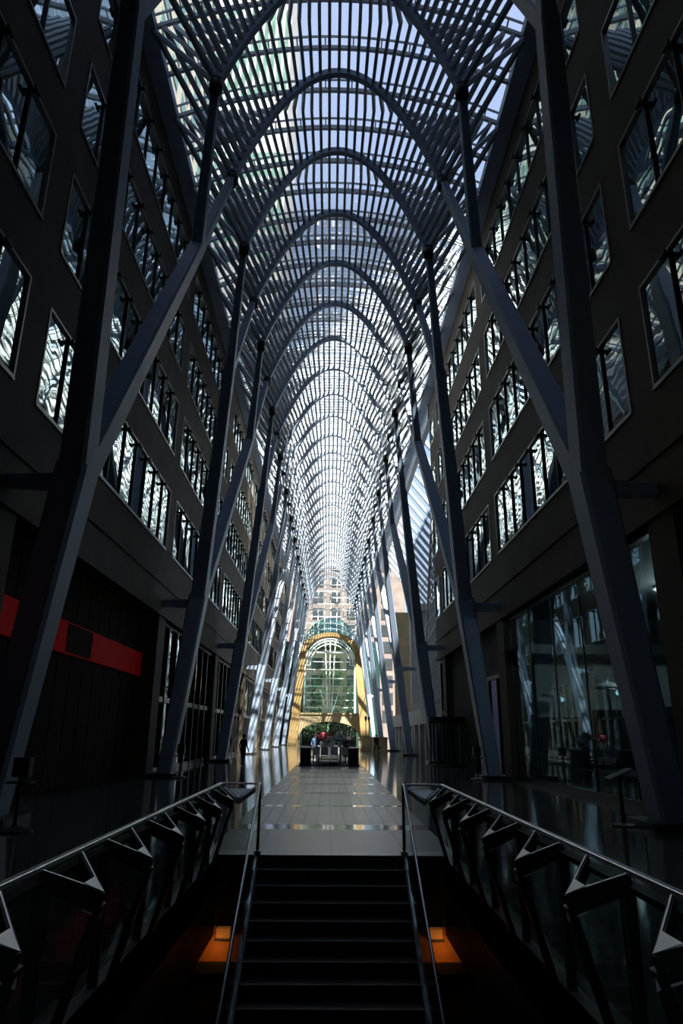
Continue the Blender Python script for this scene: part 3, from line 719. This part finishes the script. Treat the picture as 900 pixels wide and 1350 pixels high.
tower('office_tower', 'unseen dark high-rise sized to shade the stair end of the hall', 22, 34, -90, -24, 200, tower_dark, tower_glass, 4.5, 5.0, 'x')  # out of view; placed and sized so its shadow covers the near roof
tower('shade_block', 'unseen mid-rise block added to shade the sloping skylight', 23, 50, -10, 74, 71, tower_dark, tower_glass, 4.5, 7.0, 'y')  # out of view; added to keep direct sun off the skylight rafters
tower('far_building', 'orange brick building seen through the far glazed grid', -14, 19, 175, 190, 62, brick, far_win, 4.2, 4.4, 'y')
def tree(x, y, h, label):
    r = empty('tree', (x, y, -0.5), label, 'tree', 'trees beyond the far window')
    b = MB(); b.tube([(0, 0, 0), (0.1, 0, h*0.3), (0, 0.1, h*0.62)], 0.22, 8, 0.08)
    for k in range(5):
        a_ = k*1.3; b.tube([(0.05, 0.05, h*(0.35 + 0.05*k)), (1.2*math.cos(a_), 1.2*math.sin(a_), h*(0.55 + 0.05*k))], 0.07, 5, 0.03)
    b.build('trunk', bark, r)
    l = MB()
    for k in range(1500):
        a_, q, zz = rnd.uniform(0, 6.283), rnd.random() ** 0.5, rnd.uniform(-1, 1)
        rad = 0.33*h*math.sqrt(max(0, 1 - zz*zz))*q; p = Vector((rad*math.cos(a_), rad*math.sin(a_), h*0.66 + zz*h*0.33))
        u = Vector((rnd.uniform(-1, 1), rnd.uniform(-1, 1), rnd.uniform(-1, 1))).normalized(); v = u.orthogonal().normalized(); s_ = rnd.uniform(0.14, 0.3)
        l.add([p, p + u*s_ + v*s_*0.4, p + u*s_*2, p + u*s_ - v*s_*0.4], [[0, 1, 2, 3]])
    l.build('foliage', leaf, r)
for (x, y, h, lb) in ((-5.5, 130, 12, 'leafy green tree outside the far window, on the portal leg side by the kiosk'), (0.6, 141, 15, 'tall leafy green tree outside the far window, behind the central mast'), (5.5, 131, 11.5, 'leafy green tree outside the far window, shortest of the trees')):
    tree(x, y, h, lb)

# ------------------------------------------------------------------ flower stall in the middle of the hall
KY = 42.6
def counter(x, label):
    r = empty('planter_counter', (x, KY + 0.6, 0), label, 'counter', 'black counters of the stall')
    b = MB(); b.box(-0.30, 0.30, -0.6, 0.9, 0.06, 0.98); b.box(-0.26, 0.26, -0.56, 0.86, 0, 0.06); b.build('body', blackrough, r)
    b = MB(); b.box(-0.34, 0.34, -0.64, 0.94, 0.98, 1.04); b.build('top', inoxplate, r)
counter(-1.42, 'black counter with steel top on the stall side by the standing figure')
counter(1.42, 'black counter with steel top beside the seated figure')
r = empty('platform', (0, KY + 3, 0), 'low black platform carrying the flower stall', 'platform')
b = MB(); b.box(-1.8, 1.8, -3.05, 4.0, 0.0, 0.05); b.build('deck', blackrough, r)
def table(x, y, label):
    r = empty('display_table', (x, y, 0.05), label, 'table', 'stall tables')
    b = MB(); b.box(-0.75, 0.75, -0.6, 0.6, 0.98, 1.02); b.build('tabletop', cloth, r)
    for sx in (-1, 1):
        for sy in (-1, 1): b = MB(); b.box(sx*0.68 - 0.03, sx*0.68 + 0.03, sy*0.54 - 0.03, sy*0.54 + 0.03, 0, 0.98); b.build('leg', inoxplate, r)
    b = MB(); b.box(-0.7, 0.7, -0.55, 0.55, 0.25, 0.28); b.build('shelf', darkmetal, r)
for i in range(3): table(0, KY + 1.8 + i*1.25, 'pale topped stall table, ' + ['the one behind the white chairs', 'the middle one of the row', 'the last one of the row'][i])
def chair(x, y, rz, label, m):
    r = empty('chair', (x, y, 0.05), label, 'chair', 'chairs at the stall', rz)
    b = MB(); b.box(-0.22, 0.22, -0.22, 0.22, 0.44, 0.48); b.build('seat', m, r)
    b = MB(); b.add([(-0.22, -0.24, 0.56), (0.22, -0.24, 0.56), (0.20, -0.30, 1.0), (-0.20, -0.30, 1.0), (-0.22, -0.21, 0.56), (0.22, -0.21, 0.56), (0.20, -0.27, 1.0), (-0.20, -0.27, 1.0)],
                    [[0,1,2,3],[7,6,5,4],[0,4,5,1],[1,5,6,2],[2,6,7,3],[3,7,4,0]]); b.build('backrest', m, r)
    for sx in (-1, 1):
        b = MB(); b.tube([(sx*0.2, -0.2, 0.46), (sx*0.22, -0.28, 0.0)], 0.015, 6); b.tube([(sx*0.2, -0.2, 0.46), (sx*0.21, -0.27, 0.98)], 0.013, 6); b.build('leg', inox, r)
        b = MB(); b.tube([(sx*0.2, 0.2, 0.46), (sx*0.22, 0.24, 0.0)], 0.015, 6); b.build('leg', inox, r)
chair(-0.30, KY + 0.55, 0, 'white chair at the front of the stall, on the pink flowers side', whitem)
chair(0.28, KY + 0.55, 0, 'white chair at the front of the stall, on the seated figure side', whitem)
chair(-0.85, KY + 0.75, 0.3, 'white chair beside the black counter, nearest the standing figure', whitem)
chair(0.98, KY + 0.95, -0.3, 'white chair under the seated person in black', whitem)
def bouquet(x, y, z, m, s_, label, n=14):
    r = empty('flower_pot', (x, y, z), label, 'flowers', 'flowers on the stall')
    b = MB(); b.lathe([(0.09*s_, 0), (0.13*s_, 0.22*s_), (0.135*s_, 0.24*s_), (0.11*s_, 0.24*s_)], n=12); b.build('pot', whitem, r)
    b = MB()
    for k in range(n):
        a_ = rnd.uniform(0, 6.28); q = rnd.uniform(0.0, 0.24)*s_; p = (q*math.cos(a_), q*math.sin(a_), (0.42 + rnd.uniform(-0.08, 0.12))*s_)
        b.tube([(0, 0, 0.22*s_), p], 0.006, 4)
    b.build('stems', leaf, r)
    b = MB()
    for k in range(n):
        a_ = rnd.uniform(0, 6.28); q = rnd.uniform(0.0, 0.26)*s_; b.blob((q*math.cos(a_), q*math.sin(a_), (0.45 + rnd.uniform(-0.1, 0.14))*s_), 0.085*s_, 5)
    b.build('blooms', m, r)
bouquet(-0.48, KY + 1.6, 1.07, pink, 1.25, 'pot of bright pink flowers, nearest the white chairs', 20)
bouquet(-0.28, KY + 2.2, 1.07, pink, 1.0, 'pot of pink flowers just behind the bright pink ones')
bouquet(-0.02, KY + 1.7, 1.07, whitep, 0.95, 'pot of white flowers beside the pink flowers')
bouquet(0.18, KY + 2.9, 1.07, tan, 1.5, 'tall pot of dried tan flowers in the middle of the stall')
bouquet(0.62, KY + 2.0, 1.07, whitep, 1.3, 'pot of white flowers beside the seated person in black', 16)

# ------------------------------------------------------------------ people
def person(name_label, loc, rz, pose, mt, mb_, h=1.72):
    """one continuous skinned figure; pose = joint dictionary in metres for a 1.72 m adult facing -Y"""
    r = empty('person', loc, name_label, 'person', None, rz)
    V, E, Rd = [], [], []
    def v(p, rad): V.append(p); Rd.append(rad); return len(V) - 1
    P = pose
    pel = v(P['pelvis'], 0.135); sp_ = v(P['spine'], 0.13); ch = v(P['chest'], 0.15); nk = v(P['neck'], 0.055)
    hd0 = v(P['head0'], 0.075); hd1 = v(P['head1'], 0.09)
    E += [(pel, sp_), (sp_, ch), (ch, nk), (nk, hd0), (hd0, hd1)]
    for s in ('L', 'R'):
        hp = v(P['hip' + s], 0.10); kn = v(P['knee' + s], 0.062); an = v(P['ankle' + s], 0.042); to = v(P['toe' + s], 0.032)
        E += [(pel, hp), (hp, kn), (kn, an), (an, to)]
        sh_ = v(P['sho' + s], 0.062); el = v(P['elb' + s], 0.045); wr_ = v(P['wri' + s], 0.03); pa = v(P['palm' + s], 0.034)
        E += [(ch, sh_), (sh_, el), (el, wr_), (wr_, pa)]
        d = (Vector(P['palm' + s]) - Vector(P['wri' + s])).normalized(); sd_ = d.orthogonal().normalized()
        for k in range(4):
            q = Vector(P['palm' + s]) + sd_*(k - 1.5)*0.02 + d*(0.075 - 0.008*abs(k - 1.2)); fi = v(tuple(q), 0.009); E.append((pa, fi))
        th = v(tuple(Vector(P['wri' + s]) + d*0.05 + sd_*0.05), 0.010); E.append((wr_, th))
    me = bpy.data.meshes.new('body'); me.from_pydata(V, E, []); o = bpy.data.objects.new('body', me); COL.objects.link(o); o.parent = r
    sk_ = o.modifiers.new('skin', 'SKIN'); sk_.use_smooth_shade = True
    for i, rr in enumerate(Rd): me.skin_vertices[0].data[i].radius = (rr, rr); me.skin_vertices[0].data[i].use_root = (i == pel)
    ss = o.modifiers.new('sub', 'SUBSURF'); ss.levels = 1; ss.render_levels = 1
    dg = bpy.context.evaluated_depsgraph_get(); ev_ = o.evaluated_get(dg); nm = bpy.data.meshes.new_from_object(ev_)
    o.modifiers.clear(); o.data = nm; nm.materials.clear(); nm.materials.append(mt); nm.materials.append(mb_); nm.materials.append(skin)
    zp = P['pelvis'][2]
    for pl in nm.polygons:
        c = pl.center; pl.use_smooth = True
        near_head = c.z > P['neck'][2] + 0.02
        hand = any((c - Vector(P['palm' + s])).length < 0.11 for s in 'LR')
        leg = min((c - Vector(P[k + s])).length for k in ('knee', 'ankle', 'toe') for s in 'LR') < min((c - Vector(P['chest'])).length, (c - Vector(P['elbL'])).length, (c - Vector(P['elbR'])).length)
        pl.material_index = 2 if (near_head or hand) else (1 if leg else 0)
    h1 = Vector(P['head1']); f_ = MB()
    hb = MB(); hb.blob(tuple(h1 + Vector((0, 0.025, 0.03))), 0.112, 8, 0.03); hb.build('hair', hairm, r, smooth=True)
    f_.bar(h1 + Vector((0, -0.085, -0.005)), h1 + Vector((0, -0.115, -0.035)), 0.02, 0.02, 0.03, 0.03)
    f_.build('nose', skin, r)
    e_ = MB()
    for sx in (-1, 1): e_.blob(tuple(h1 + Vector((sx*0.034, -0.086, 0.01))), 0.012, 5, 0)
    e_.bar(h1 + Vector((-0.025, -0.086, -0.065)), h1 + Vector((0.025, -0.086, -0.065)), 0.01, 0.01); e_.build('features', hairm, r)
    return r
def stand(step=0.0, arm=0.0):
    P = dict(pelvis=(0, 0, 0.95), spine=(0, 0, 1.14), chest=(0, 0.0, 1.32), neck=(0, -0.01, 1.49), head0=(0, -0.02, 1.57), head1=(0, -0.02, 1.63))
    for s, k in (('L', -1), ('R', 1)):
        q = step * k
        P['hip' + s] = (k*0.10, 0, 0.90); P['knee' + s] = (k*0.10, -q*0.5 - 0.02, 0.49); P['ankle' + s] = (k*0.10, -q + 0.02, 0.07 + (0.05 if q < 0 else 0)); P['toe' + s] = (k*0.11, -q - 0.14, 0.034)
        P['sho' + s] = (k*0.19, 0, 1.40); P['elb' + s] = (k*0.25, q*0.4 + 0.03, 1.12); P['wri' + s] = (k*0.25, q*0.8 - 0.08 - arm, 0.89 + arm*0.6); P['palm' + s] = (k*0.25, q*0.9 - 0.12 - arm, 0.82 + arm*0.6)
    return P
def sit():
    P = dict(pelvis=(0, 0, 0.56), spine=(0, 0.0, 0.75), chest=(0, -0.05, 0.95), neck=(0, -0.09, 1.12), head0=(0, -0.12, 1.19), head1=(0, -0.13, 1.25))
    for s, k in (('L', -1), ('R', 1)):
        P['hip' + s] = (k*0.10, -0.02, 0.54); P['knee' + s] = (k*0.13, -0.45, 0.52); P['ankle' + s] = (k*0.13, -0.42, 0.08); P['toe' + s] = (k*0.14, -0.58, 0.035)
        P['sho' + s] = (k*0.19, -0.05, 1.02); P['elb' + s] = (k*0.25, -0.12, 0.76); P['wri' + s] = (k*0.15, -0.34, 0.70); P['palm' + s] = (k*0.12, -0.40, 0.66)
    return P
person('person in black standing by the storefront columns, seen against the dark', (-5.0, 42.0, 0), R(150), stand(0.06), coat, coat)
wk = person('person in a dark coat walking across the far floor with a bag', (4.55, 69.5, 0), R(20), stand(0.26), coat, coat)
person('person in a black coat sitting at the front of the stall', (0.98, KY + 0.95, 0.05), R(165), sit(), coat, coat)
person('person in a blue shirt standing behind the stall tables', (-0.95, KY + 5.2, 0.05), R(10), stand(0.03, 0.2), bluec, coat)
bag = empty('handbag', (4.86, 69.55, 0.42), 'small dark handbag held by the walking person', 'bag')
b = MB(); b.box(-0.05, 0.05, -0.16, 0.16, 0, 0.26); b.build('body', coat, bag)
b = MB(); b.tube([(0, -0.1, 0.26), (0, -0.06, 0.40), (0, 0.06, 0.40), (0, 0.1, 0.26)], 0.012, 6); b.build('strap', coat, bag)

# ------------------------------------------------------------------ sign stands by the columns, lanterns, planters
def sign_stand(x, y, label):
    r = empty('sign_stand', (x, y, 0), label, 'sign stand', 'pedestal sign stands')
    b = MB(); b.lathe([(0.34, 0), (0.34, 0.03), (0.06, 0.10), (0.035, 0.2), (0.035, 1.0)], n=16); b.build('pedestal', black, r)
    b = MB(); b.box(-0.16, 0.16, -0.10, 0.10, 0.98, 1.34); b.build('box', black, r)
    b = MB(); b.box(-0.24, 0.24, -0.14, 0.14, 0.86, 0.90); b.build('tray', darkmetal, r)
sign_stand(-6.35, 31.0, 'black pedestal stand beside the second column on the red-banded side')
sign_stand(6.35, 31.2, 'black pedestal stand beside the second column on the glazed shop side')
sign_stand(-6.05, 14.4, 'black pedestal stand beside the nearest column on the red-banded side')
lb = empty('lectern_sign', (6.3, 15.9, 0), 'tilted reading board on a post beside the nearest column', 'sign')
b = MB(); b.lathe([(0.25, 0), (0.25, 0.03), (0.04, 0.06), (0.04, 1.0)], n=12); b.build('post', black, lb)
b = MB(); b.bar((-0.25, 0, 0.95), (0.25, 0, 1.15), 0.4, 0.03, side=(0, 1, 0)); b.build('board', darkmetal, lb)
for (x, y, lab) in ((5.0, 98, 'black lantern post before the portal, nearer of the pair'), (5.6, 101, 'black lantern post before the portal, farther of the pair')):
    r = empty('lantern_post', (x, y, 0), lab, 'lamp post', 'lantern posts before the portal')
    b = MB(); b.lathe([(0.25, 0), (0.22, 0.3), (0.07, 0.5), (0.05, 3.4), (0.08, 3.5)], n=10); b.build('post', black, r)
    b = MB(); b.lathe([(0.10, 3.5), (0.2, 3.9), (0.22, 3.95), (0.04, 4.2)], n=8); b.build('lantern', black, r)
for (x, y, lab) in ((5.6, 80, 'square pale stone planter standing behind the walking person'), (4.2, 84, 'square pale stone planter in front of the portal leg')):
    r = empty('stone_planter', (x, y, 0), lab, 'planter', 'stone planters')
    b = MB(); b.box(-0.8, 0.8, -0.8, 0.8, 0, 1.3); b.box(-0.9, 0.9, -0.9, 0.9, 1.3, 1.45); b.build('body', cream_stone, r)
    b = MB(); b.box(-0.7, 0.7, -0.7, 0.7, 1.45, 1.5); b.build('soil', soil, r)
